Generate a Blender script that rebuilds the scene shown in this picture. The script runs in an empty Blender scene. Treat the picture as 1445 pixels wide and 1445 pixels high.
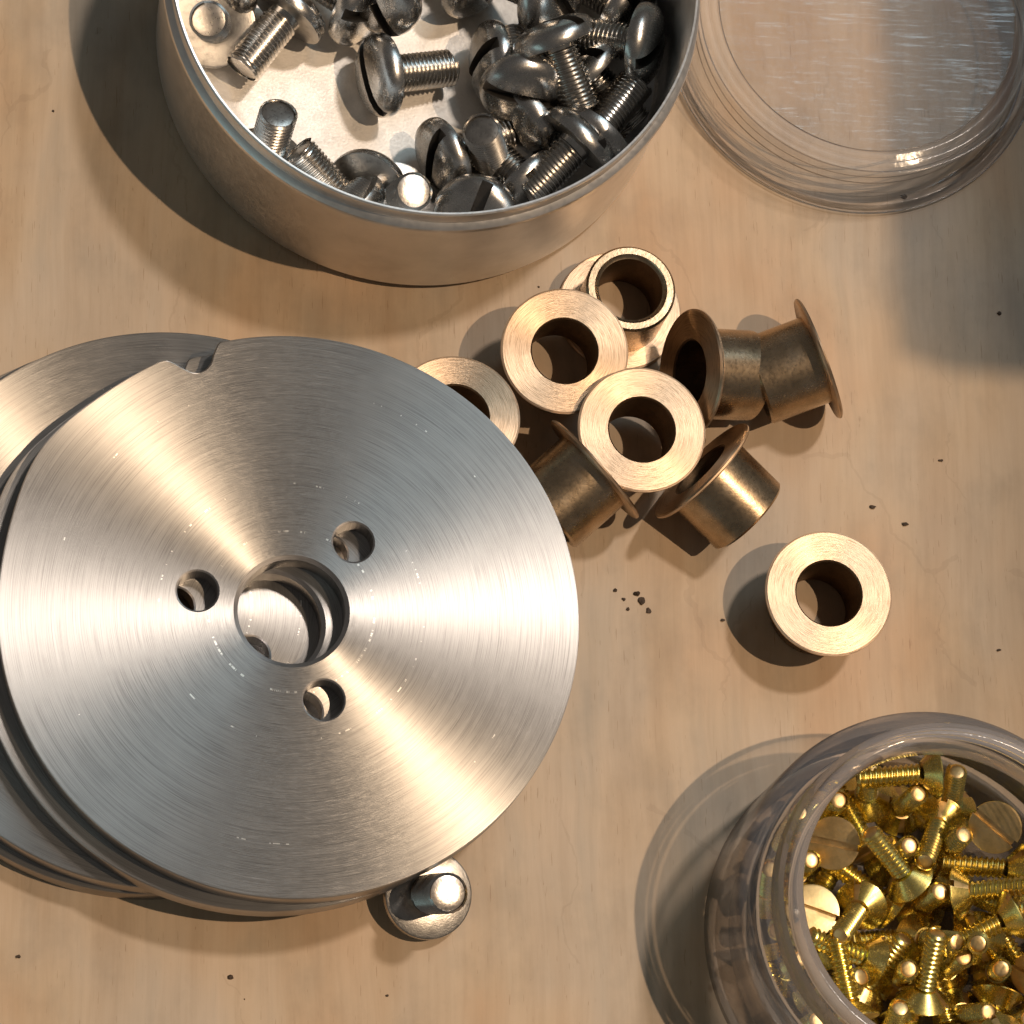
import bpy, bmesh, math, random
from mathutils import Vector, Matrix, Quaternion, noise
from mathutils.geometry import delaunay_2d_cdt
random.seed(7)
sc = bpy.context.scene
C = sc.collection
PI = math.pi
# one Blender unit is one centimetre
sc.unit_settings.system = 'METRIC'
sc.unit_settings.scale_length = 0.01

# ---------------------------------------------------------------- camera
TILT, AZ, DIST, FPX = math.radians(19.04), math.radians(242.0), 47.27, 5200.0
_d = Vector((math.cos(AZ), math.sin(AZ)))
_fwd = Vector((-_d.x*math.sin(TILT), -_d.y*math.sin(TILT), -math.cos(TILT)))
RM = Matrix.Rotation(TILT, 3, Vector((0, 0, -1)).cross(_fwd).normalized())
CAM = RM @ Vector((0, 0, DIST))
cam = bpy.data.cameras.new('camera')
cam.sensor_width = 36.0
cam.lens = FPX/1445*36.0
cam.clip_start, cam.clip_end = 1.0, 2000.0
cob = bpy.data.objects.new('camera', cam)
cob.matrix_world = Matrix.Translation(CAM) @ RM.to_4x4()
C.objects.link(cob)
sc.camera = cob

def at(px, py, z=0.0):
    """point at height z that the photograph shows at pixel (px, py)"""
    ray = RM @ Vector(((px-722.5)/FPX, -(py-722.5)/FPX, -1.0))
    return CAM + ray*((z-CAM.z)/ray.z)

# ---------------------------------------------------------------- light: a dim room, two lamps, a cool window
world = bpy.data.worlds.new('World'); sc.world = world
world.use_nodes = True
world.node_tree.nodes['Background'].inputs[0].default_value = (0.084, 0.078, 0.072, 1)
world.node_tree.nodes['Background'].inputs[1].default_value = 1.0

def area_lamp(name, loc, target, shape, sx, sy, rad, col):
    l = bpy.data.lights.new(name, 'AREA')
    l.shape = shape; l.size = sx
    if shape == 'RECTANGLE': l.size_y = sy
    a = sx*sy if shape == 'RECTANGLE' else PI*sx*sx/4
    l.energy = rad*PI*a                      # radiance of the lamp face
    l.color = col
    o = bpy.data.objects.new(name, l)
    o.location = loc
    o.rotation_euler = (Vector(target)-Vector(loc)).to_track_quat('-Z', 'Y').to_euler()
    C.objects.link(o)
    return o
def lamp_E(name, d, dist, size, E, col, c=(0, 1, 0)):
    d = Vector(d).normalized(); loc = Vector(c)+d*dist
    a = PI*size*size/4
    return area_lamp(name, loc, c, 'DISK', size, 0, E*dist*dist/a/d.z, col)
lamp_E('bench_lamp', (.42, -.11, 1), 300, 3.4, 1.52, (1.0, .73, .48))
lamp_E('ceiling_lamp', (.40, .30, 1), 250, 18.0, 1.05, (1.0, .86, .74))
def sky_dir(az, el): a, e = math.radians(az), math.radians(el); return Vector((math.cos(a)*math.cos(e), math.sin(a)*math.cos(e), math.sin(e)))
area_lamp('window_light', sky_dir(51, 50)*150, (0, 0, 0), 'RECTANGLE', 62, 62, 2.7, (.62, .87, 1.0))
area_lamp('cool_fill_light', sky_dir(212, 17)*150, (0, 0, 0), 'RECTANGLE', 100, 44, .85, (.62, .95, .95))  # teal glint source behind the camera, enlarged as added fill for the shadows

sc.view_settings.view_transform = 'Standard'
sc.view_settings.look = 'None'
sc.view_settings.exposure = 0.0
sc.view_settings.gamma = 1.0
sc.render.engine = 'CYCLES'
sc.cycles.use_denoising = True
sc.cycles.max_bounces = 16
sc.cycles.transparent_max_bounces = 32
sc.cycles.transmission_bounces = 12
sc.cycles.sample_clamp_indirect = 6.0

# ---------------------------------------------------------------- materials
def new_mat(name):
    m = bpy.data.materials.new(name); m.use_nodes = True
    nt = m.node_tree
    return m, nt, nt.nodes['Principled BSDF']
def N(nt, t, **kw):
    n = nt.nodes.new(t)
    for k, v in kw.items(): setattr(n, k, v)
    return n
def L(nt, a, b): nt.links.new(a, b)
def math_n(nt, op, a, b=None):
    n = N(nt, 'ShaderNodeMath', operation=op)
    for i, v in enumerate((a, b)):
        if v is None: continue
        if isinstance(v, (int, float)): n.inputs[i].default_value = v
        else: L(nt, v, n.inputs[i])
    return n.outputs[0]
def ramp(nt, fac, stops):
    r = N(nt, 'ShaderNodeValToRGB')
    e = r.color_ramp.elements
    e[0].position, e[0].color = stops[0][0], (*stops[0][1], 1)
    e[1].position, e[1].color = stops[-1][0], (*stops[-1][1], 1)
    for p, c in stops[1:-1]:
        x = e.new(p); x.color = (*c, 1)
    L(nt, fac, r.inputs[0])
    return r.outputs[0]
def noise_n(nt, vec, scale, detail=3, rough=.55):
    n = N(nt, 'ShaderNodeTexNoise')
    n.inputs['Scale'].default_value = scale
    n.inputs['Detail'].default_value = detail
    n.inputs['Roughness'].default_value = rough
    L(nt, vec, n.inputs['Vector'])
    return n.outputs['Fac']
def mapping(nt, vec, scale=(1, 1, 1), loc=(0, 0, 0), rot=(0, 0, 0)):
    m = N(nt, 'ShaderNodeMapping')
    m.inputs['Scale'].default_value = scale; m.inputs['Location'].default_value = loc; m.inputs['Rotation'].default_value = rot
    L(nt, vec, m.inputs['Vector'])
    return m.outputs[0]
def bump(nt, p, h, strength, dist):
    b = N(nt, 'ShaderNodeBump')
    b.inputs['Strength'].default_value = strength
    b.inputs['Distance'].default_value = dist
    L(nt, h, b.inputs['Height']); L(nt, b.outputs[0], p.inputs['Normal'])
    return b

def turned_metal(name, col, rough, aniso, ring_scale, ring_bump, rough_var=.06, stain=None, metallic=1.0, soft=0.0, nicks=()):
    """metal with concentric lathe marks round its own z axis"""
    m, nt, p = new_mat(name)
    tc = N(nt, 'ShaderNodeTexCoord')
    sep = N(nt, 'ShaderNodeSeparateXYZ'); L(nt, tc.outputs['Object'], sep.inputs[0])
    x, y = sep.outputs[0], sep.outputs[1]
    r = math_n(nt, 'SQRT', math_n(nt, 'ADD', math_n(nt, 'MULTIPLY', x, x), math_n(nt, 'MULTIPLY', y, y)))
    a = math_n(nt, 'ARCTAN2', y, x)
    cv = N(nt, 'ShaderNodeCombineXYZ')
    L(nt, math_n(nt, 'MULTIPLY', r, ring_scale), cv.inputs[0])
    L(nt, math_n(nt, 'COSINE', a), cv.inputs[1]); L(nt, math_n(nt, 'SINE', a), cv.inputs[2])
    mp = mapping(nt, cv.outputs[0], (1, 2.2, 2.2))
    rings = noise_n(nt, mp, 1.0, 4, .7)
    # fine arc scratches: many short pieces round the ring
    cv2 = N(nt, 'ShaderNodeCombineXYZ')
    L(nt, math_n(nt, 'MULTIPLY', r, ring_scale*1.7), cv2.inputs[0])
    L(nt, math_n(nt, 'MULTIPLY', math_n(nt, 'COSINE', a), 3.2), cv2.inputs[1]); L(nt, math_n(nt, 'MULTIPLY', math_n(nt, 'SINE', a), 3.2), cv2.inputs[2])
    fine = noise_n(nt, cv2.outputs[0], 1.0, 2, .6)
    h = math_n(nt, 'ADD', math_n(nt, 'MULTIPLY', rings, .6), math_n(nt, 'MULTIPLY', fine, .7))
    bump(nt, p, h, ring_bump, .02)
    blot = noise_n(nt, tc.outputs['Object'], 1.6, 4, .6)
    base = ramp(nt, math_n(nt, 'ADD', math_n(nt, 'MULTIPLY', blot, .22), math_n(nt, 'MULTIPLY', fine, .78)),
                [(.32, tuple(c*.66 for c in (stain or col))), (.5, col), (.68, tuple(min(1, c*1.16) for c in col))])
    for rn, wn, th in nicks:          # broken rings of small bright nicks left by a tool
        an = N(nt, 'ShaderNodeCombineXYZ'); L(nt, math_n(nt, 'MULTIPLY', math_n(nt, 'COSINE', a), 9.0), an.inputs[0]); L(nt, math_n(nt, 'MULTIPLY', math_n(nt, 'SINE', a), 9.0), an.inputs[1])
        an.inputs[2].default_value = rn*3
        on = math_n(nt, 'GREATER_THAN', noise_n(nt, an.outputs[0], 1.4, 4, .75), th)
        near = math_n(nt, 'LESS_THAN', math_n(nt, 'ABSOLUTE', math_n(nt, 'SUBTRACT', math_n(nt, 'ADD', r, math_n(nt, 'MULTIPLY', blot, .04)), rn+.02)), wn)
        mk = N(nt, 'ShaderNodeMix', data_type='RGBA'); L(nt, math_n(nt, 'MULTIPLY', on, near), mk.inputs['Factor'])
        L(nt, base, mk.inputs[6]); mk.inputs[7].default_value = (.97, .95, .90, 1); base = mk.outputs[2]
    L(nt, base, p.inputs['Base Color'])
    p.inputs['Metallic'].default_value = metallic
    L(nt, math_n(nt, 'ADD', rough-rough_var, math_n(nt, 'MULTIPLY', blot, 2*rough_var)), p.inputs['Roughness'])
    p.inputs['Anisotropic'].default_value = aniso
    if aniso > 0:
        cr = N(nt, 'ShaderNodeVectorMath', operation='MULTIPLY')       # roughest across the lathe marks: radially
        cr.inputs[0].default_value = (0, 0, 1); L(nt, tc.outputs['Object'], cr.inputs[0]); cr.inputs[1].default_value = (1, 1, 0)
        vt = N(nt, 'ShaderNodeVectorTransform', vector_type='VECTOR', convert_from='OBJECT', convert_to='WORLD')
        L(nt, cr.outputs[0], vt.inputs[0])
        nm = N(nt, 'ShaderNodeVectorMath', operation='NORMALIZE'); L(nt, vt.outputs[0], nm.inputs[0])
        L(nt, nm.outputs[0], p.inputs['Tangent'])
    if soft > 0:                      # part of the surface scatters more widely than the lathe marks do
        p2 = N(nt, 'ShaderNodeBsdfPrincipled'); p2.inputs['Metallic'].default_value = 1.0
        p2.inputs['Roughness'].default_value = .60
        L(nt, base, p2.inputs['Base Color']); L(nt, p.inputs['Normal'].links[0].from_socket, p2.inputs['Normal'])
        mx = N(nt, 'ShaderNodeMixShader'); mx.inputs[0].default_value = soft
        L(nt, p.outputs[0], mx.inputs[1]); L(nt, p2.outputs[0], mx.inputs[2])
        L(nt, mx.outputs[0], nt.nodes['Material Output'].inputs[0])
    return m
def smooth_metal(name, col, rough, nscale=6.0, nb=.15, dark=.75, tint=None, metallic=1.0):
    m, nt, p = new_mat(name)
    tc = N(nt, 'ShaderNodeTexCoord')
    n = noise_n(nt, tc.outputs['Object'], nscale, 5, .6)
    n2 = noise_n(nt, tc.outputs['Object'], nscale*7, 3, .6)
    st = [(.32, tuple(c*dark for c in col)), (.52, col)]
    st.append((.70, tint if tint else tuple(min(1, c*1.06) for c in col)))
    L(nt, ramp(nt, n, st), p.inputs['Base Color'])
    p.inputs['Metallic'].default_value = metallic
    L(nt, math_n(nt, 'ADD', rough*.75, math_n(nt, 'MULTIPLY', n2, rough*.6)), p.inputs['Roughness'])
    if nb: bump(nt, p, n2, nb, .01)
    return m
def clear_plastic(name, tint, haze=.05, glass=.0, rough=.04, ior=1.22, edge=(.62, .58, .60), scratch=0.0):
    m = bpy.data.materials.new(name); m.use_nodes = True
    nt = m.node_tree; nt.nodes.clear()
    out = N(nt, 'ShaderNodeOutputMaterial')
    lw = N(nt, 'ShaderNodeLayerWeight'); lw.inputs['Blend'].default_value = .28
    mixc = N(nt, 'ShaderNodeMix', data_type='RGBA')
    L(nt, lw.outputs['Facing'], mixc.inputs['Factor'])
    mixc.inputs[6].default_value = (*tint, 1); mixc.inputs[7].default_value = (*edge, 1)
    tr = N(nt, 'ShaderNodeBsdfTransparent'); L(nt, mixc.outputs[2], tr.inputs['Color'])
    gl = N(nt, 'ShaderNodeBsdfGlossy'); gl.inputs['Roughness'].default_value = rough
    fr = N(nt, 'ShaderNodeFresnel'); fr.inputs['IOR'].default_value = ior
    tc = N(nt, 'ShaderNodeTexCoord')
    wav = noise_n(nt, tc.outputs['Object'], 3.0, 3, .5)
    b = N(nt, 'ShaderNodeBump'); b.inputs['Strength'].default_value = .25; b.inputs['Distance'].default_value = .03
    L(nt, wav, b.inputs['Height'])
    L(nt, b.outputs[0], gl.inputs['Normal']); L(nt, b.outputs[0], fr.inputs['Normal'])
    thru = tr.outputs[0]
    if glass > 0:
        rf = N(nt, 'ShaderNodeBsdfRefraction'); rf.inputs['IOR'].default_value = ior; rf.inputs['Roughness'].default_value = .02
        rf.inputs['Color'].default_value = (.96, .95, .95, 1); L(nt, b.outputs[0], rf.inputs['Normal'])
        mg = N(nt, 'ShaderNodeMixShader'); mg.inputs[0].default_value = glass
        L(nt, tr.outputs[0], mg.inputs[1]); L(nt, rf.outputs[0], mg.inputs[2]); thru = mg.outputs[0]
    if haze > 0:
        df = N(nt, 'ShaderNodeBsdfDiffuse'); df.inputs['Color'].default_value = (.80, .77, .79, 1)
        mh = N(nt, 'ShaderNodeMixShader'); mh.inputs[0].default_value = haze
        L(nt, thru, mh.inputs[1]); L(nt, df.outputs[0], mh.inputs[2]); thru = mh.outputs[0]
    mx = N(nt, 'ShaderNodeMixShader')
    fac = fr.outputs[0]
    if scratch > 0:
        sn = noise_n(nt, mapping(nt, tc.outputs['Object'], (.9, 26, 6), rot=(0, 0, .05)), 1.6, 5, .75)
        big = noise_n(nt, mapping(nt, tc.outputs['Object'], (1, 1, 1)), .9, 2, .5)
        sc_ = math_n(nt, 'MULTIPLY', math_n(nt, 'GREATER_THAN', sn, .60), math_n(nt, 'MULTIPLY', big, scratch))
        fac = math_n(nt, 'ADD', fac, sc_)
        gl.inputs['Roughness'].default_value = max(rough, .12)
    L(nt, fac, mx.inputs[0]); L(nt, thru, mx.inputs[1]); L(nt, gl.outputs[0], mx.inputs[2])
    L(nt, mx.outputs[0], out.inputs[0])
    return m

def table_material():
    m, nt, p = new_mat('varnished_board')
    tc = N(nt, 'ShaderNodeTexCoord'); o = tc.outputs['Object']
    warp = N(nt, 'ShaderNodeTexNoise'); warp.inputs['Scale'].default_value = .22; warp.inputs['Detail'].default_value = 3
    L(nt, o, warp.inputs['Vector'])
    add = N(nt, 'ShaderNodeVectorMath', operation='MULTIPLY_ADD')
    L(nt, warp.outputs['Color'], add.inputs[0]); add.inputs[1].default_value = (.55, .3, 0); L(nt, o, add.inputs[2])
    w = add.outputs[0]
    streak = noise_n(nt, mapping(nt, w, (1.1, .16, 1), rot=(0, 0, .03)), 1.0, 4, .6)
    fine = noise_n(nt, mapping(nt, w, (9.0, .42, 1), rot=(0, 0, .03)), 1.0, 4, .65)
    hair = noise_n(nt, mapping(nt, o, (34.0, .9, 1)), 1.0, 3, .7)
    blot = noise_n(nt, mapping(nt, o, (.34, .22, 1), loc=(3.1, 1.7, 0)), 1.0, 3, .5)
    c1 = ramp(nt, streak, [(.28, (.37, .248, .150)), (.44, (.440, .322, .212)), (.56, (.500, .390, .278)), (.72, (.370, .315, .245))])
    c2 = ramp(nt, blot, [(.36, (.50, .300, .155)), (.46, (.50, .365, .235)), (.56, (.45, .365, .280)), (.68, (.33, .295, .255))])
    mx = N(nt, 'ShaderNodeMix', data_type='RGBA'); mx.inputs['Factor'].default_value = .5
    L(nt, c1, mx.inputs[6]); L(nt, c2, mx.inputs[7])
    g = ramp(nt, fine, [(.30, (.86, .84, .82)), (.55, (1.0, 1.0, 1.0)), (.75, (1.05, 1.05, 1.06))])
    m2 = N(nt, 'ShaderNodeMix', data_type='RGBA', blend_type='MULTIPLY'); m2.inputs['Factor'].default_value = .55
    L(nt, mx.outputs[2], m2.inputs[6]); L(nt, g, m2.inputs[7])
    hr = ramp(nt, hair, [(.26, (.72, .66, .60)), (.40, (1, 1, 1)), (.8, (1, 1, 1))])
    m3 = N(nt, 'ShaderNodeMix', data_type='RGBA', blend_type='MULTIPLY'); m3.inputs['Factor'].default_value = .28
    L(nt, m2.outputs[2], m3.inputs[6]); L(nt, hr, m3.inputs[7])
    # small dark pores and specks
    vor = N(nt, 'ShaderNodeTexVoronoi'); vor.inputs['Scale'].default_value = .95
    L(nt, mapping(nt, o, (1.3, .8, 1)), vor.inputs['Vector'])
    pick = N(nt, 'ShaderNodeSeparateColor'); L(nt, vor.outputs['Color'], pick.inputs[0])
    rad = math_n(nt, 'MULTIPLY', math_n(nt, 'SUBTRACT', pick.outputs[0], .45), .075)
    spk = N(nt, 'ShaderNodeMapRange'); spk.inputs['From Min'].default_value = -.012; spk.inputs['From Max'].default_value = .02
    L(nt, math_n(nt, 'SUBTRACT', vor.outputs['Distance'], rad), spk.inputs['Value'])
    m4 = N(nt, 'ShaderNodeMix', data_type='RGBA', blend_type='MULTIPLY'); m4.inputs['Factor'].default_value = .55
    sp = ramp(nt, spk.outputs[0], [(0, (.45, .36, .29)), (1, (1, 1, 1))])
    L(nt, m3.outputs[2], m4.inputs[6]); L(nt, sp, m4.inputs[7])
    pore = noise_n(nt, mapping(nt, o, (46, 2.6, 1), rot=(0, 0, .025)), 1.0, 2, .5)
    pz = math_n(nt, 'GREATER_THAN', noise_n(nt, mapping(nt, w, (.8, .35, 1), loc=(5, 2, 0)), 1.0, 3, .6), .47)
    pm = math_n(nt, 'MULTIPLY', math_n(nt, 'LESS_THAN', pore, .315), pz)
    mp_ = N(nt, 'ShaderNodeMix', data_type='RGBA', blend_type='MULTIPLY'); L(nt, math_n(nt, 'MULTIPLY', pm, .5), mp_.inputs['Factor'])
    L(nt, m4.outputs[2], mp_.inputs[6]); mp_.inputs[7].default_value = (.55, .44, .34, 1)
    st = noise_n(nt, mapping(nt, w, (.75, .5, 1), loc=(1, 8, 0)), 1.0, 5, .62)
    sm = ramp(nt, st, [(.36, (1.06, 1.05, 1.05)), (.50, (1, 1, 1)), (.62, (.86, .87, .88)), (.74, (.78, .80, .82))])
    ms = N(nt, 'ShaderNodeMix', data_type='RGBA', blend_type='MULTIPLY'); ms.inputs['Factor'].default_value = .9
    L(nt, mp_.outputs[2], ms.inputs[6]); L(nt, sm, ms.inputs[7])
    m4 = ms
    # fine wandering hairline cracks in the varnish
    cw = N(nt, 'ShaderNodeTexNoise'); cw.inputs['Scale'].default_value = 1.1; cw.inputs['Detail'].default_value = 4
    L(nt, o, cw.inputs['Vector'])
    ca = N(nt, 'ShaderNodeVectorMath', operation='MULTIPLY_ADD')
    L(nt, cw.outputs['Color'], ca.inputs[0]); ca.inputs[1].default_value = (1.1, 1.1, 0); L(nt, o, ca.inputs[2])
    cv = N(nt, 'ShaderNodeTexVoronoi', feature='DISTANCE_TO_EDGE'); cv.inputs['Scale'].default_value = .33
    L(nt, mapping(nt, ca.outputs[0], (1.5, .5, 1)), cv.inputs['Vector'])
    cgate = math_n(nt, 'GREATER_THAN', noise_n(nt, mapping(nt, o, (.5, .5, 1), loc=(9, 4, 0)), 1.0, 2, .5), .50)
    cl = math_n(nt, 'MULTIPLY', math_n(nt, 'LESS_THAN', cv.outputs['Distance'], .006), cgate)
    m5 = N(nt, 'ShaderNodeMix', data_type='RGBA', blend_type='MULTIPLY')
    L(nt, math_n(nt, 'MULTIPLY', cl, .12), m5.inputs['Factor'])
    L(nt, m4.outputs[2], m5.inputs[6]); m5.inputs[7].default_value = (.35, .28, .22, 1)
    L(nt, m5.outputs[2], p.inputs['Base Color'])
    p.inputs['Roughness'].default_value = .48
    p.inputs['Specular IOR Level'].default_value = .35
    bump(nt, p, math_n(nt, 'ADD', math_n(nt, 'MULTIPLY', fine, .6), math_n(nt, 'MULTIPLY', hair, .3)), .08, .02)
    return m

M = {}
M['table'] = table_material()
M['disc'] = turned_metal('brushed_aluminium', (.41, .40, .39), .385, 1.0, 84.0, .11, .02, soft=.12, nicks=((1.63, .009, .575), (1.02, .012, .56), (2.9, .007, .62)))
M['disc_edge'] = turned_metal('turned_aluminium_edge', (.40, .385, .38), .34, 0.0, 60.0, .05)
M['brass_face'] = turned_metal('turned_bronze_face', (.58, .43, .30),   .44, .85, 60.0, .26, .06, (.50, .36, .235))
M['brass_body'] = smooth_metal('worn_bronze_barrel', (.47, .355, .235), .27, 3.0, .15, .66, (.54, .43, .31))
M['brass_bore'] = smooth_metal('shaded_bronze_bore', (.17, .105, .058), .5, 5.0, .3, .7)
M['steel'] = smooth_metal('bright_steel', (.52, .51, .495), .25, 5.0, .10, .8)
M['steel_slot'] = smooth_metal('shaded_slot', (.16, .15, .14), .5, 6.0, .2, .7)  # dark of the deep slot put into the colour
M['steel_thread'] = smooth_metal('steel_thread', (.56, .54, .51), .22, 5.0, .05, .8)
M['steel_end'] = smooth_metal('cropped_steel_end', (.50, .475, .445), .28, 4.0, .2, .70)
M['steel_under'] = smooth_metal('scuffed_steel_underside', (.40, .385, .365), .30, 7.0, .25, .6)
M['tin'] = smooth_metal('spun_tin', (.86, .85, .84), .38, 2.0, .06, .9)
M['tin_floor'] = smooth_metal('dull_tin_floor', (.80, .76, .71), .55, 4.0, .25, .86)
M['gold'] = smooth_metal('yellow_plated_steel', (.90, .72, .23), .26, 4.0, .06, .74, (.68, .66, .26))
M['gold_flat'] = smooth_metal('yellow_plated_flat', (.92, .66, .31), .38, 4.0, .12, .7, (.78, .60, .34))
M['jar'] = clear_plastic('clear_jar_plastic', (.994, .992, .992), .19, .0, .10, edge=(.96, .955, .957))
M['lid'] = clear_plastic('clear_lid_plastic', (.994, .992, .990), .09, .0, .12, edge=(.95, .945, .947))
M['lid_top'] = clear_plastic('scratched_lid_plastic', (.975, .968, .96), .03, .0, .10, scratch=.17)
M['crumb'] = smooth_metal('dark_grit', (.060, .038, .024), .7, 9.0, .5, .6, metallic=0.0)
M['blocker'] = smooth_metal('blocker_wood', (.30, .20, .12), .6, 2.0, .1, .8, metallic=0.0)

# ---------------------------------------------------------------- building helpers
def obj(name, me, mat=None, parent=None, smooth=True):
    o = bpy.data.objects.new(name, me)
    C.objects.link(o)
    if mat and not me.materials: me.materials.append(mat)
    if smooth is not None:
        me.polygons.foreach_set('use_smooth', [bool(smooth)]*len(me.polygons))
    if parent: o.parent = parent
    return o
def thing(name, label, cat, group=None, loc=(0, 0, 0)):
    o = bpy.data.objects.new(name, None); C.objects.link(o)
    o.empty_display_size = .3
    o.location = loc; o['label'] = label; o['category'] = cat
    if group: o['group'] = group
    return o
def mesh(name, bm):
    bm.normal_update()
    me = bpy.data.meshes.new(name); bm.to_mesh(me); bm.free()
    return me
def lathe(name, prof, seg=96, closed=False, sharp=35):
    """surface of revolution of (r, z) points; a corner sharper than `sharp` degrees stays a crisp edge"""
    bm = bmesh.new(); rings = []
    for r, z in prof:
        if r < 1e-6: rings.append([bm.verts.new((0, 0, z))])
        else: rings.append([bm.verts.new((r*math.cos(2*PI*k/seg), r*math.sin(2*PI*k/seg), z)) for k in range(seg)])
    pairs = list(zip(rings, rings[1:]))
    if closed: pairs.append((rings[-1], rings[0]))
    for a, b in pairs:
        for k in range(seg):
            k2 = (k+1) % seg
            if len(a) == 1 and len(b) == 1: continue
            if len(a) == 1: bm.faces.new((a[0], b[k2], b[k]))
            elif len(b) == 1: bm.faces.new((a[k], a[k2], b[0]))
            else: bm.faces.new((a[k], a[k2], b[k2], b[k]))
    bmesh.ops.recalc_face_normals(bm, faces=bm.faces)
    for e in bm.edges:
        if len(e.link_faces) == 2 and e.calc_face_angle(0) > math.radians(sharp): e.smooth = False
    return mesh(name, bm)
def boolean_cut(me, cutter_bm, name):
    """difference of two meshes, evaluated once"""
    a = bpy.data.objects.new('t', me); b = bpy.data.objects.new('u', mesh('u', cutter_bm))
    C.objects.link(a); C.objects.link(b)
    md = a.modifiers.new('cut', 'BOOLEAN'); md.operation = 'DIFFERENCE'; md.object = b; md.solver = 'EXACT'
    dg = bpy.context.evaluated_depsgraph_get()
    r = bpy.data.meshes.new_from_object(a.evaluated_get(dg))
    bpy.data.objects.remove(a); bpy.data.objects.remove(b)
    r.name = name
    bm = bmesh.new(); bm.from_mesh(r)
    for e in bm.edges:
        e.smooth = not (len(e.link_faces) == 2 and e.calc_face_angle(0) > math.radians(35))
    bm.to_mesh(r); bm.free()
    return r
def box_bm(sx, sy, sz, c=(0, 0, 0)):
    bm = bmesh.new(); bmesh.ops.create_cube(bm, size=1)
    for v in bm.verts: v.co = Vector((v.co.x*sx+c[0], v.co.y*sy+c[1], v.co.z*sz+c[2]))
    return bm
def pose(o, p, axis, spin=0.0):
    """put the thing's origin at p with its local +z along axis"""
    q = Vector(axis).normalized().to_track_quat('Z', 'Y') @ Quaternion((0, 0, 1), spin)
    o.rotation_mode = 'QUATERNION'
    o.location = p; o.rotation_quaternion = q
def dup(root, label=None):
    """the thing again, with its parts and sub-parts"""
    r = root.copy(); C.objects.link(r)
    if label: r['label'] = label
    for ch in root.children:
        c = ch.copy(); C.objects.link(c); c.parent = r
        for g in ch.children:
            d = g.copy(); C.objects.link(d); d.parent = c
    return r

# ---------------------------------------------------------------- the bench top
bm = box_bm(90, 90, 2.4, (0, 0, -1.2))
bmesh.ops.bevel(bm, geom=bm.edges[:], offset=.15, segments=2, affect='EDGES')
tb = obj('tabletop', mesh('tabletop', bm), M['table'], smooth=False)
tb['kind'] = 'structure'

# an unseen board, added high on the right, that keeps the bench lamp from the corner
HS = 30.0
sh = obj('blocker_board', mesh('blocker_board', box_bm(7, 20, 1.8, (3.5, 10, .9))), M['blocker'], smooth=False)
sh.location = (5.36+.42*HS, 1.95-.11*HS, HS)
sh['label'] = 'unseen wooden board added to shade the upper right corner'; sh['category'] = 'blocker'

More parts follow.
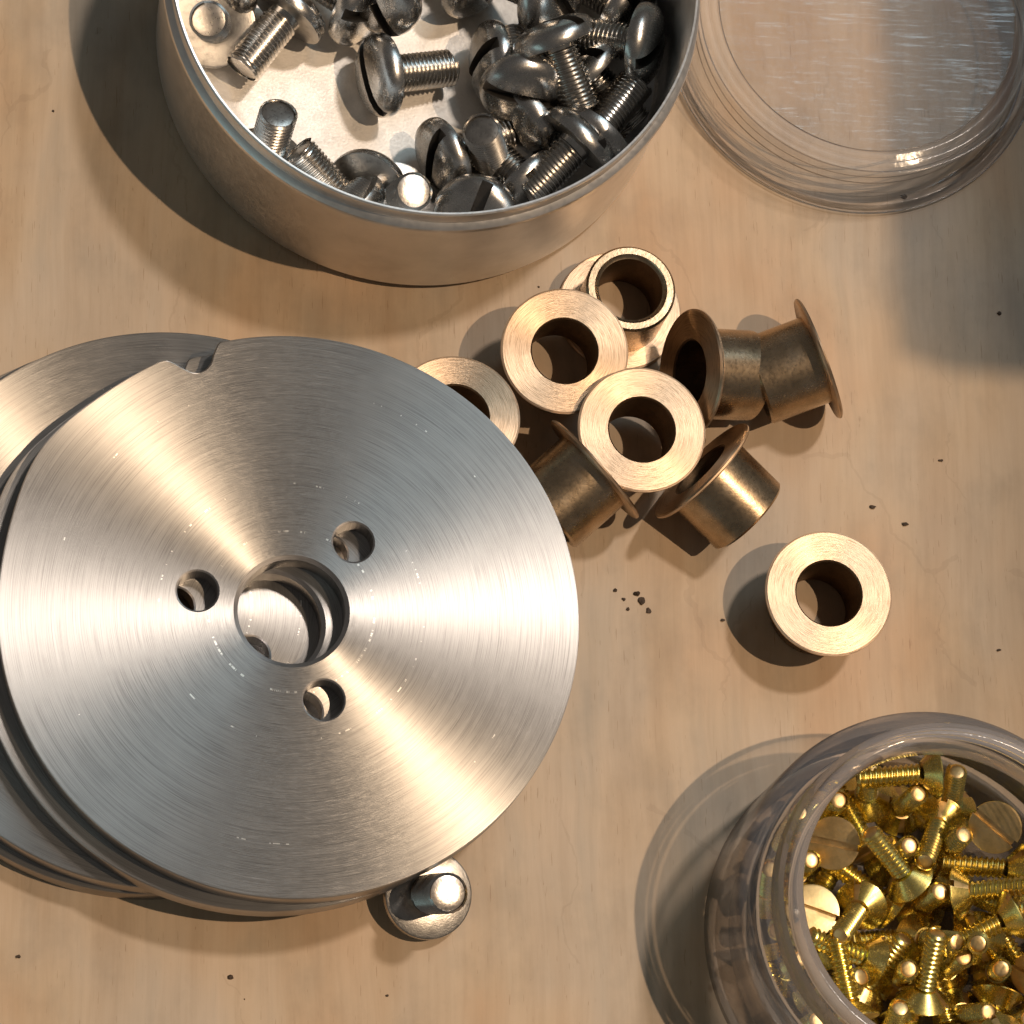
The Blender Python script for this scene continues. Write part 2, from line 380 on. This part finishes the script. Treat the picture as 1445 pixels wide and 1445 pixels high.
# ---------------------------------------------------------------- aluminium discs
T = .34
HUB_R, HOLE_R, HOLE_D = .66, .25, 1.175
def disc_radius(a):
    """outline: round, with a slight lobe before the step notch at 105-116 degrees"""
    d = math.degrees(a) % 360
    r = 3.565 + .10*math.exp(-((d-147)/13)**2)
    key = [(104.4, None), (105.0, -.03), (106.2, -.13), (107.4, -.245), (108.8, -.30), (110.6, -.315), (112.0, -.275), (113.4, -.18), (114.6, -.075), (115.6, -.02), (117.2, 0.0)]
    if 104.4 < d < 117.2:
        for (a0, r0), (a1, r1) in zip(key, key[1:]):
            if a0 <= d <= a1:
                t = (d-a0)/(a1-a0)
                return r + (r0 or 0)*(1-t) + r1*t
    return r
def disc_mesh():
    angs = [2*PI*k/220 for k in range(220)]
    angs = [a for a in angs if not 103.5 < math.degrees(a) < 118]
    angs += [math.radians(103.6+.45*k) for k in range(32)]
    angs.sort()
    out = [Vector((disc_radius(a)*math.cos(a), disc_radius(a)*math.sin(a))) for a in angs]
    def inset(poly, d):
        n = len(poly); res = []
        for i in range(n):
            t = (poly[(i+1) % n]-poly[i-1]).normalized()
            res.append(poly[i]+Vector((-t.y, t.x))*d)
        return res
    def inside(c, poly):
        hit, n = False, len(poly)
        for i in range(n):
            p, q = poly[i], poly[(i+1) % n]
            if (p.y > c.y) != (q.y > c.y) and c.x < (q.x-p.x)*(c.y-p.y)/(q.y-p.y)+p.x: hit = not hit
        return hit
    holes = [(Vector((0, 0)), HUB_R, .055, 72)]
    for a in (168.5, 49.5, -71.0):
        holes.append((Vector((math.cos(math.radians(a)), math.sin(math.radians(a))))*HOLE_D, HOLE_R, .022, 40))
    bm = bmesh.new()
    edge_faces = []
    def loop(pts, z): return [bm.verts.new((p.x, p.y, z)) for p in pts]
    def strip(a, b, edge):
        n = len(a)
        for i in range(n):
            f = bm.faces.new((a[i], a[(i+1) % n], b[(i+1) % n], b[i])); f.material_index = edge; f.smooth = True
    def cap(outer, inner, z):
        pts, edges, vs = [], [], []
        for lp in [outer]+inner:
            s = len(pts)
            for i, v in enumerate(lp):
                pts.append(Vector((v.co.x, v.co.y))); vs.append(v); edges.append((s+i, s+(i+1) % len(lp)))
        rc = delaunay_2d_cdt(pts, edges, [], 0, 1e-7)
        hc = [(h[0], h[1]) for h in holes]
        for f in rc[2]:
            idx = [rc[3][i][0] for i in f]
            c = sum((pts[i] for i in idx), Vector((0, 0)))/len(idx)
            if any((c-h0).length < hr for h0, hr in hc) or not inside(c, pts[:len(outer)]): continue
            try: bm.faces.new([vs[i] for i in idx]).smooth = False
            except ValueError: pass
    cprof = [(0, T-.020), (.003, T-.011), (.009, T-.003), (.019, T)]
    lo = [loop(out, 0.0)]+[loop(inset(out, d), z) for d, z in cprof]
    for a, b in zip(lo, lo[1:]): strip(a, b, 1 if a is lo[0] else 0)
    tops, bots = [], []
    for c, r, ch, n in holes:
        cc = [Vector((math.cos(2*PI*k/n), math.sin(2*PI*k/n))) for k in range(n)]
        b = loop([c+u*r for u in cc], 0.0); w = loop([c+u*r for u in cc], T-ch*.45); t = loop([c+u*(r+ch) for u in cc], T)
        strip(b, w, 1); strip(w, t, 1)
        tops.append(t); bots.append(b)
    spec = list(holes)
    holes[:] = [(c, r+ch) for c, r, ch, n in spec]
    cap(lo[-1], tops, T)
    holes[:] = [(c, r) for c, r, ch, n in spec]
    cap(lo[0], bots, 0.0)
    bmesh.ops.recalc_face_normals(bm, faces=bm.faces)
    for e in bm.edges:
        if len(e.link_faces) == 2 and (e.calc_face_angle(0) > math.radians(28) or e.link_faces[0].smooth != e.link_faces[1].smooth): e.smooth = False
    me = mesh('slotted_disc', bm)
    me.materials.append(M['disc']); me.materials.append(M['disc_edge'])
    return me
dm = disc_mesh()
HUB = (-2.975, -1.745)
discs = [((-4.66, -1.50), 24, 'bottom brushed aluminium disc of the stack, lying on the wooden board'),
         ((-4.42, -1.50), 38, 'third brushed aluminium disc, pushed out to the left under the top two'),
         ((-3.235, -1.83), 1.5, 'second brushed aluminium disc, a thin rim showing just under the top disc'),
         (HUB, 0, 'top brushed aluminium disc of the stack, with notch, hub hole and three small holes')]
for i, (c, rot, lab) in enumerate(discs):
    o = obj('aluminium_disc', dm, smooth=None)
    o.location = (c[0], c[1], .002+i*(T+.002)); o.rotation_euler = (0, 0, math.radians(rot))
    o['label'] = lab; o['category'] = 'metal disc'; o['group'] = 'stacked aluminium discs'

# ---------------------------------------------------------------- bronze bushings
FR, BR, HR, BL, FT = .823, .585, .42, .89, .062
fl_me = lathe('flange', [(HR+.02, 0), (FR-.025, 0), (FR, .02), (FR, FT-.02), (FR-.02, FT), (BR, FT), (HR, FT), (HR, .02)], 72, True)
def bore(me, mats):                       # the shade inside the hole is put into a darker colour
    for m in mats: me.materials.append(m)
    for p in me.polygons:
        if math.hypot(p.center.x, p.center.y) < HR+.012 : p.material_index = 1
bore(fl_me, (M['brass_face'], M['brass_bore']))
bb_me = lathe('barrel', [(HR, FT+.001), (BR, FT+.001), (BR, BL-.03), (BR-.03, BL), (HR+.055, BL), (HR+.04, BL-.02), (HR, BL-.04)], 72, True)
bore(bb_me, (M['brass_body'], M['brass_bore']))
def bushing_first():
    t = thing('flanged_bushing', '', 'bushing', 'flanged bronze bushings')
    obj('flange', fl_me, None, t); obj('barrel', bb_me, None, t)
    return t
b0 = bushing_first(); used = []
def bushing(px, py, z, axis, label, spin=0.0):
    """origin at the centre of the flange's outer face, barrel along axis"""
    o = b0 if not used else dup(b0)
    used.append(o)
    o['label'] = label
    pose(o, at(px, py, z), axis, spin)
def dirn(az, down): a = math.radians(az); d = math.radians(down); return (math.cos(a)*math.cos(d), math.sin(a)*math.cos(d), -math.sin(d))
bushing(1170, 837, BL+.003, (0, 0, -1), 'lone bronze bushing standing flange up, apart from the pile, right of the discs')
bushing(873, 440, .003, (.0, .0, 1), 'bronze bushing at the far end of the pile, standing with its open barrel end up', 1.0)
bushing(797, 495, 1.0, (.02, .09, -1), 'flange-up bronze bushing between the barrel-up one and the discs', 2.0)
bushing(643, 587, 1.00, (.02, -.06, -1), 'bronze bushing partly hidden under the edge of the top aluminium disc', 3.0)
bushing(906, 606, 1.12, (.0, .03, -1), 'flange-up bronze bushing in the middle of the pile, overlapping its neighbours', 4.0)
bushing(973, 526, .82, dirn(5, 17), 'bronze bushing lying with its flange to the left and shiny barrel to the right', 5.0)
bushing(1158, 505, .80, dirn(199, 14), 'bronze bushing lying at the right end of the pile, thin dark flange seen edge-on', 6.0)
bushing(988, 662, .80, dirn(-40, 15), 'bronze bushing lying at the near right of the pile, barrel pointing down and right', 7.0)
bushing(842, 660, .80, dirn(221, 14), 'bronze bushing lying between the discs and the middle bushing, dark barrel to the left', 8.0)

# ---------------------------------------------------------------- screws
def thread_mesh(name, r, depth, pitch, z0, z1, seg=20):
    """helical V thread round the z axis from z0 down to z1, closed by a chamfered end"""
    prof = [(0.0, r-depth), (.38, r), (.55, r), (.93, r-depth)]
    bm = bmesh.new(); n = int((z0-z1)/pitch)
    rows = []
    for k in range(n*seg+1):
        a = 2*PI*k/seg
        zz = z0 - pitch*k/seg
        rows.append([bm.verts.new((q*math.cos(a), q*math.sin(a), zz-pitch*f)) for f, q in prof])
    for k in range(n*seg):
        A, B = rows[k], rows[k+1]
        for j in range(3): bm.faces.new((A[j], A[j+1], B[j+1], B[j]))
        if k+seg <= n*seg-1:
            A2, B2 = rows[k+seg], rows[k+seg+1]
            bm.faces.new((A[3], A2[0], B2[0], B[3]))
    # chamfered tip
    ze = z0-pitch*(n+.2)
    e1 = [bm.verts.new(((r-depth*.5)*math.cos(2*PI*k/seg), (r-depth*.5)*math.sin(2*PI*k/seg), ze+pitch*1.2)) for k in range(seg)]
    e2 = [bm.verts.new(((r-depth*1.15)*math.cos(2*PI*k/seg), (r-depth*1.15)*math.sin(2*PI*k/seg), ze)) for k in range(seg)]
    for k in range(seg): bm.faces.new((e1[k], e2[k], e2[(k+1) % seg], e1[(k+1) % seg]))
    bmesh.ops.recalc_face_normals(bm, faces=bm.faces)
    for e in bm.edges:
        if len(e.link_faces) == 2 and e.calc_face_angle(0) > math.radians(30): e.smooth = False
    return mesh(name, bm), ze
def end_mesh(name, r, z, seg=24):
    return lathe(name, [(0, z-.012), (r*.55, z-.010), (r*.80, z-.006), (r, z+.004), (r, z+.03)], seg)
# pan-head machine screw: z = 0 at the underside of the head, head up, shank down
HEAD = [(0, .318), (.16, .314), (.31, .298), (.43, .262), (.515, .205), (.553, .13), (.560, .06), (.548, .008), (.53, 0), (.24, 0), (0, 0)]
hd_me = boolean_cut(lathe('screw_head', HEAD, 56), box_bm(.155, 2, .4, (0, 0, .355)), 'screw_head')
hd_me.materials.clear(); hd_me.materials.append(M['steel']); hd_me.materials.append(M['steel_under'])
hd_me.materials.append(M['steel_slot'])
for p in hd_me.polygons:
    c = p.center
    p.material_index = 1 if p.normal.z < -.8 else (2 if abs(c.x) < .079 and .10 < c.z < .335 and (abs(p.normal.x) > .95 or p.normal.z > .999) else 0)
th_me, ze = thread_mesh('shank', .250, .030, .060, -.06, -.93)
th_me.materials.append(M['steel_thread'])
nk_me = lathe('neck', [(.245, .02), (.228, -.02), (.219, -.14)], 24); nk_me.materials.append(M['steel_thread'])
en_me = end_mesh('shank_end', .213, ze); en_me.materials.append(M['steel_end'])
def steel_first():
    t = thing('machine_screw', '', 'screw', 'steel machine screws')
    obj('head', hd_me, None, t)
    s = obj('shank', th_me, None, t); obj('neck', nk_me, None, s); obj('shank_end', en_me, None, s)
    return t
s0 = steel_first(); sused = []
TX, TY, TH = -1.21, 6.38, 2.61
def screw(hp, hz, tp, tz, label, spin=0.0, floor=.072, wall=True):
    """head underside at photo pixel hp, height hz; shank pointing to pixel tp, height tz"""
    o = s0 if not sused else dup(s0)
    sused.append(o)
    o['label'] = label
    if hp is None:                       # tip given, with the direction it points in
        b = at(*tp, tz); a = b-Vector(hz).normalized()*.93
    else: a = at(*hp, hz); b = at(*tp, tz)
    pose(o, a, a-b, spin)
    # keep it on the floor and inside the wall
    mw = Matrix.Translation(a) @ o.rotation_quaternion.to_matrix().to_4x4()
    P = [mw @ Vector((r*math.cos(k*PI/8), r*math.sin(k*PI/8), z)) for k in range(16) for r, z in ((.56, .06), (.53, 0), (.31, .32), (.25, -.93))]
    o.location.z += max(0, floor+.004-min(p.z for p in P))
    if wall:
        q = max(P, key=lambda p: math.hypot(p.x-TX, p.y-TY)); d = math.hypot(q.x-TX, q.y-TY)-3.27
        if d > 0:
            v = Vector((TX-q.x, TY-q.y, 0)).normalized()*d; o.location += v
    return o

# ---------------------------------------------------------------- the tin
TX, TY, TH = -1.21, 6.38, 2.61
t = thing('round_tin', 'open round aluminium tin full of steel machine screws', 'tin', None, (TX, TY, 0))
obj('tin_wall', lathe('tin_wall', [(3.05, .0), (3.22, .012), (3.34, .06), (3.385, .16), (3.385, 2.08), (3.40, 2.13), (3.435, 2.17), (3.452, 2.22), (3.44, 2.27), (3.40, 2.305), (3.36, 2.33), (3.35, 2.38), (3.35, 2.54), (3.375, 2.575), (3.375, 2.60), (3.355, 2.615), (3.33, 2.61), (3.325, 2.58), (3.325, .20), (3.28, .10), (3.15, .075), (3.05, .075)], 200, True), M['tin'], t)
obj('tin_floor', lathe('tin_floor', [(0, .070), (2.4, .070), (2.46, .085), (2.55, .085), (2.61, .072), (3.10, .072)], 160), M['tin_floor'], t)
Z = .07
screw((546, 106), Z+.52, (657, 94), Z+.26, 'screw lying alone on the clear tin floor, slotted head to the left', 1.45)
screw((400, 30), Z+.40, (312, 140), Z+.27, 'screw lying by the left wall of the tin, twin bright lines along its thread', .4)
screw(None, (-.14, -.34, .93), (294, 28), Z+1.27, 'screw standing on its head against the left wall of the tin', .9)
screw(None, (.10, .30, .90), (379, 172), Z+1.25, 'screw on its head by the left wall, below the one with twin bright lines', .5)
screw((485, 292), Z+.42, (420, 220), Z+.80, 'screw leaning on the near left wall with its tip raised to the left', .2)
screw((508, 292), Z+.25, (470, 330), Z+.75, 'screw half hidden by the near rim, only its domed head showing', .7)
screw(None, (.13, -.19, .97), (584, 270), Z+1.27, 'screw on its head at the near wall with a bright pale shank end', .6)
screw((500, 5), Z+.55, (430, -40), Z+.35, 'dark domed screw head at the top edge above the twin bright lines', .8)
screw((545, -8), Z+.80, (600, -60), Z+.40, 'screw with dark slotted head beside the top edge, above the lone screw', .9)
screw((665, -25), Z+.45, (600, -90), Z+.30, 'screw at the top edge with its head turned toward the tin floor', .4)
screw((785, 62), Z+1.35, (825, 165), Z+.95, 'screw on top of the heap, domed head at the far end and bright thread below', .5)
screw((735, 118), Z+.98, (720, 40), Z+.55, 'screw with polished dome head leaning on the left side of the heap', 1.3)
screw((694, 228), Z+.42, (681, 189), Z+1.20, 'screw on its head at the left edge of the heap, dull grey shank end up', .3)
screw((632, 228), Z+.38, (700, 200), Z+.27, 'slotted screw lying at the left foot of the heap', .35)
screw((672, 304), Z+.72, (694, 262), Z+.05, 'slotted screw head at the near wall between two upright shanks', 0.05)
screw((812, 205), Z+1.05, (722, 300), Z+.75, 'large screw at the near wall, thread pointing toward the viewer', .6)
screw((858, 200), Z+.85, (915, 128), Z+.85, 'screw near the right wall with its bright thread pointing up and right', .6)
screw((905, 62), Z+1.00, (835, 52), Z+.75, 'screw standing on edge by the dark right wall of the tin', 1.0)
screw((770, -5), Z+1.10, (690, -40), Z+.55, 'screw at the top edge of the heap with a dark head', .2)
screw((745, 175), Z+.42, (800, 130), Z+.32, 'screw buried under the middle of the heap', .9)
screw((735, 262), Z+.40, (690, 220), Z+.30, 'screw buried under the near side of the heap', .1)
screw((850, 110), Z+.55, (905, 170), Z+.30, 'screw buried at the right side of the heap', .1)
screw((700, 95), Z+.38, (765, 95), Z+.28, 'screw at the bottom left of the heap, beneath the polished dome head', .1)
screw((880, 10), Z+.50, (815, -30), Z+.30, 'screw low by the far right wall of the tin', .1)
screw((330, -30), Z+.40, (400, -60), Z+.28, 'screw by the far left wall of the tin', .3)
# the one on the bench, resting on its head against the disc stack
screw(None, (.12, -.17, .97), (632, 1261), 1.26, 'single steel screw resting on its head against the edge of the aluminium discs', .3, 0.0, False)

# ---------------------------------------------------------------- clear jar of gold screws
JX, JY = 4.74, -5.52
t = thing('screw_jar', 'open clear plastic jar half full of gold countersunk screws', 'jar', None, (JX, JY, 0))
jp = [(0, .0), (2.30, .0), (2.42, .05), (2.47, .16), (2.47, 1.95), (2.455, 2.06), (2.40, 2.15), (2.28, 2.22), (2.12, 2.27), (2.07, 2.30)]
nz = 2.36
for k in range(3):                       # moulded neck threads
    jp += [(2.05, nz), (2.055, nz+.05), (2.13, nz+.085), (2.13, nz+.12), (2.055, nz+.155)]; nz += .19
jp += [(2.05, 2.95), (2.03, 3.0), (1.98, 3.02), (1.89, 3.015), (1.86, 2.98), (1.86, 2.30), (1.90, 2.2), (2.05, 2.08), (2.16, 1.96), (2.19, 1.8), (2.19, .30), (2.12, .19), (2.0, .15), (0, .15)]
obj('jar_body', lathe('jar_body', jp, 160, False, 70), M['jar'], t)

SUNK = [(0, 0), (.305, 0), (.33, -.006), (.335, -.022), (.32, -.04), (.15, -.20), (0, -.20)]
gh_me = boolean_cut(lathe('screw_head', SUNK, 40), box_bm(.085, 2, .2, (0, 0, .04)), 'screw_head')
gh_me.materials.clear(); gh_me.materials.append(M['gold_flat']); gh_me.materials.append(M['gold'])
for p in gh_me.polygons: p.material_index = 0 if p.normal.z > .3 or abs(p.center.x) < .05 else 1
gt_me, gz = thread_mesh('shank', .134, .030, .068, -.17, -1.02, 16)
gt_me.materials.append(M['gold'])
ge_me = end_mesh('shank_end', .100, gz, 18); ge_me.materials.append(M['gold_flat'])
g0 = thing('countersunk_screw', '', 'screw', 'gold countersunk screws in the clear jar')
obj('head', gh_me, None, g0); _s = obj('shank', gt_me, None, g0); obj('shank_end', ge_me, None, _s)
GOLD = [
    (0.589, 0.988, 0.049, 0.024, 0.673, 0.736, -0.063),
    (0.566, -1.699, 0.004, 0, -0.808, -0.589, -0),
    (1.753, 0.334, 0.107, 0.021, -0.814, 0.559, 0.156),
    (-0.048, 0.972, 0.004, 0, 0.56, -0.828, -0),
    (1.164, -0.746, 0.334, 0.363, -0.552, -0.487, -0.571),
    (-0.795, -0.128, 0.334, 0.73, 0.272, -0.571, -0.259),
    (-1.123, 0.385, 0.334, 0.321, 0.528, 0.349, -0.704),
    (-1.29, 0.085, 0.334, 0.676, 0.633, 0.023, 0.375),
    (0.565, -0.417, 0.004, 0, -0.708, 0.706, -0),
    (-0.758, -1.616, 0.004, 0, 0.011, -1, -0),
    (0.201, -0.058, 0.266, 0.154, -0.696, -0.701, 0.003),
    (-0.915, 1.537, 0.004, 0, 0.903, -0.429, -0),
    (0.304, 0.394, 0.004, 0, -0.104, 0.995, 0),
    (-1.309, 0.779, 0.004, 0, -0.272, 0.962, 0),
    (-1.788, -0.162, 0.336, 0.603, -0.594, 0.302, 0.439),
    (1.293, 0.434, 0.004, 0, 0.739, -0.674, 0),
    (1.136, 1.377, 0.004, 0, 0.503, -0.864, -0),
    (-1.316, -1.199, 0.004, 0, 0.978, -0.211, 0),
    (1.235, -0.438, 0.092, 0.047, 0.621, 0.772, 0.123),
    (0.1, 1.629, 0.004, 0, 0.014, -1, -0),
    (-0.237, -1.354, 0.108, 0.153, 0.907, 0.39, -0.036),
    (-0.114, 0.322, 0.328, 0.613, 0.578, 0.514, 0.161),
    (1.341, -1.175, 0.004, 0, -0.821, -0.571, 0),
    (1.729, -0.871, 0.329, 0.347, 0.712, -0.307, 0.527),
    (0.697, -0.983, 0.062, 0.07, -0.176, -0.98, -0.053),
    (-0.979, -0.139, 0.272, 0.222, 0.816, 0.382, 0.374),
    (-0.576, -0.763, 0.242, 0.362, 0.895, -0.213, -0.149),
    (-1.474, -0.432, 0.004, 0, 0.935, 0.356, 0),
    (-1.719, 0.48, 0.346, 0.032, 0.953, -0.284, 0.104),
    (0.028, 0.58, 0.671, 0.45, 0.529, 0.719, -0.011),
    (-0.053, -0.937, 0.335, 0.24, -0.07, -0.724, -0.643),
    (-0.408, 1.004, 0.444, 0.716, 0.452, 0.446, -0.289),
    (0.7, 0.627, 0.209, 0.197, 0.163, -0.93, -0.262),
    (0.548, -1.365, 0.381, 0.104, 0.279, -0.641, 0.708),
    (1.057, 0.924, 0.327, 0.039, -0.345, -0.925, 0.154),
    (-0.474, -0.408, 0.655, 0.567, 0.332, 0.749, 0.087),
    (-0.102, -1.782, 0.004, 0, 0.044, -0.999, -0),
    (-0.02, -0.524, 0.052, 0.062, 0.212, 0.975, 0.04),
    (0.749, 1.621, 0.113, 0.135, 0.449, 0.879, -0.09),
    (-0.342, 1.75, 0.132, 0.126, 0.757, 0.64, 0.023),
    (1.549, 0.89, 0.085, 0.105, 0.497, -0.86, 0.041),
    (1.535, -0.615, 0.793, 0.769, 0.156, -0.394, 0.479),
    (0.827, 0.06, 0.25, 0.016, 0.9, 0.161, -0.404),
    (-0.666, -1.163, 0.148, 0.218, 0.76, 0.61, 0.045),
    (-1.286, 1.246, 0.179, 0.082, -0.157, 0.982, -0.062),
    (-1.143, -0.749, 0.137, 0.176, 0.639, -0.742, -0.101),
    (0.097, -0.909, 0.675, 0.334, 0.812, 0.433, -0.205),
    (0.56, 0.404, 0.833, 0.398, 0.533, -0.686, -0.296),
    (0.96, -1.448, 1.001, 0.128, -0.972, -0.194, 0.034),
    (0.535, 1.457, 0.388, 0.175, 0.102, 0.892, 0.403),
    (-0.553, 0.33, 0.463, 0.27, -0.925, -0.032, -0.264),
    (0.889, -0.101, 0.58, 0.16, -0.155, 0.97, 0.097)]
GOLD_LABELS = {
    50: 'gold screw right beside the bright slotted head, thread leaning down and left',
    29: 'gold screw in mid heap, thread leaning up and left above its wide cone',
    46: 'gold screw at the near side, glittering thread rising straight up from its cone',
    49: 'gold screw beside the dull right-hand slotted head, thread leaning down and left',
    45: 'gold screw standing on its head at the near left wall of the jar',
    35: 'gold screw lying just below the bright slotted head, its own head to the right',
    47: 'gold screw lying with cone head to the left, thread toward the right edge',
    39: 'gold screw standing on its head, just under the one along the far wall',
    51: 'gold screw with a wide cone tilted up, near the right edge of the picture',
    44: 'gold screw with pale round tip, between the left wall and a dull slotted head',
    38: 'gold screw standing on its head at the far wall, farthest from the viewer',
}
LAID = {40: ((1322, 1090), 1.22, (1212, 1099), 1.20, 'gold screw lying along the far wall on top of the heap, tip to the left'),
        15: ((1432, 1290), 1.30, (1352, 1330), 1.22, 'gold screw lying on top of the heap at the right, head toward the right edge'),
        34: ((1442, 1228), .95, (1372, 1222), .90, 'gold screw lying just below the dull right-hand slotted head'),
        16: ((1204, 1440), 1.22, (1183, 1345), 1.18, 'gold screw lying on top at the near left, its tip pointing up the picture')}
for i, (x, y, z, qw, qx, qy, qz) in enumerate(GOLD):
    o = g0 if i == 0 else dup(g0)
    o['label'] = GOLD_LABELS.get(i, 'one of the look-alike gold countersunk screws packed in the heap inside the clear jar')
    o.rotation_mode = 'QUATERNION'
    o.location = (JX+x, JY+y, .155+z); o.rotation_quaternion = (qw, qx, qy, qz)
    if i in LAID:
        hp, hz, tp, tz, o['label'] = LAID[i]
        p = at(*hp, hz); pose(o, p, p-at(*tp, tz), i)
for (px, py, z, ax, sp_, lab) in [(1147, 1284, 1.12, (-.10, .12, 1), .5, 'gold screw with bright pale slotted head facing up against the left wall'),
                             (1404, 1168, 1.18, (-.35, -.45, 1), 1.5, 'gold screw with dull slotted head facing up, upper right of the heap'),
                             (1176, 1190, 1.02, (-.45, -.25, 1), 2.4, 'gold screw with dull slotted head facing up, just above the bright slotted one')]:
    o = dup(g0, lab); pose(o, at(px, py, z), ax, sp_)

# ---------------------------------------------------------------- clear screw lid
LX, LY = 4.83, 6.85
t = thing('jar_lid', 'clear plastic screw lid lying beside the tin, scratched top', 'lid', None, (LX, LY, 0))
def fillet(pts, r, n=4):
    """round every corner of a closed profile"""
    res, m = [], len(pts)
    for i in range(m):
        p, a, c = Vector(pts[i]), Vector(pts[i-1]), Vector(pts[(i+1) % m])
        d1, d2 = a-p, c-p
        k1, k2 = p+d1.normalized()*min(r, d1.length*.45), p+d2.normalized()*min(r, d2.length*.45)
        for q in range(n+1):
            t = q/n
            v = k1*(1-t)**2+p*2*t*(1-t)+k2*t*t
            res.append((v.x, v.y))
    return res
sp = [(2.40, .0), (2.58, .0), (2.58, .15), (2.44, .20), (2.43, .42), (2.46, .50), (2.43, .58), (2.42, .80), (2.42, .93)]
for k in range(3): sp += [(2.41-.128*k, 1.0-.02*k), (2.33-.128*k, 1.0-.02*k), (2.305-.128*k, .93-.02*k)]
sp += [(2.03, .90), (2.03, .84), (2.28, .78), (2.23, .66), (2.30, .58), (2.22, .47), (2.30, .38), (2.23, .28), (2.32, .18)]
sp = fillet(sp, .05, 6)
obj('lid_skirt', lathe('lid_skirt', sp, 160, True, 89), M['lid'], t)
obj('lid_plate', lathe('lid_plate', [(0, .895), (2.028, .895), (2.028, .845), (0, .845)], 128), M['lid_top'], t)

# ---------------------------------------------------------------- crumbs of grit on the bench
def crumb(name, px, py, s):
    bm = bmesh.new(); bmesh.ops.create_icosphere(bm, subdivisions=2, radius=s)
    off = Vector((random.uniform(0, 50), random.uniform(0, 50), random.uniform(0, 50)))
    sx, sy = random.uniform(.7, 1.5), random.uniform(.6, 1.2)
    for v in bm.verts:
        k = 1+.7*noise.noise(v.co/s*1.1+off)
        v.co = Vector((v.co.x*sx*k, v.co.y*sy*k, v.co.z*.55*k))
    o = obj(name, mesh(name, bm), M['crumb'], None, False)
    p = at(px, py, 0); o.location = (p.x, p.y, s*.35); o.rotation_euler = (0, 0, random.uniform(0, 6))
    return o
bm = bmesh.new()
grit = [(26, 1350, 4.5), (325, 1379, 5), (546, 1405, 2.5), (345, 1410, 1.5), (868, 833, 4), (898, 838, 7), (905, 848, 6), (886, 860, 4), (915, 862, 4), (880, 846, 3), (1231, 716, 5), (1277, 740, 4), (1020, 875, 4), (1060, 741, 3), (1410, 442, 4), (1327, 650, 3.5), (1409, 918, 4), (75, 157, 3), (1275, 278, 5), (760, 405, 2)]
for px, py, s in grit:
    g = bmesh.new(); bmesh.ops.create_icosphere(g, subdivisions=2, radius=.75*s/104)
    off = Vector((px*.13, py*.17, s)); p = at(px, py, 0); sx, sy = random.uniform(.7, 1.4), random.uniform(.6, 1.2)
    for v in g.verts:
        k = 1+.8*noise.noise(v.co*104/s*1.2+off)
        v.co = Vector((p.x+v.co.x*sx*k, p.y+v.co.y*sy*k, .3*s/104+v.co.z*.5*k))
    me = mesh('g', g); bm.from_mesh(me); bpy.data.meshes.remove(me)
go = obj('grit_crumbs', mesh('grit_crumbs', bm), M['crumb'], None, False)
go['kind'] = 'stuff'; go['label'] = 'dark crumbs of grit scattered on the wooden board'
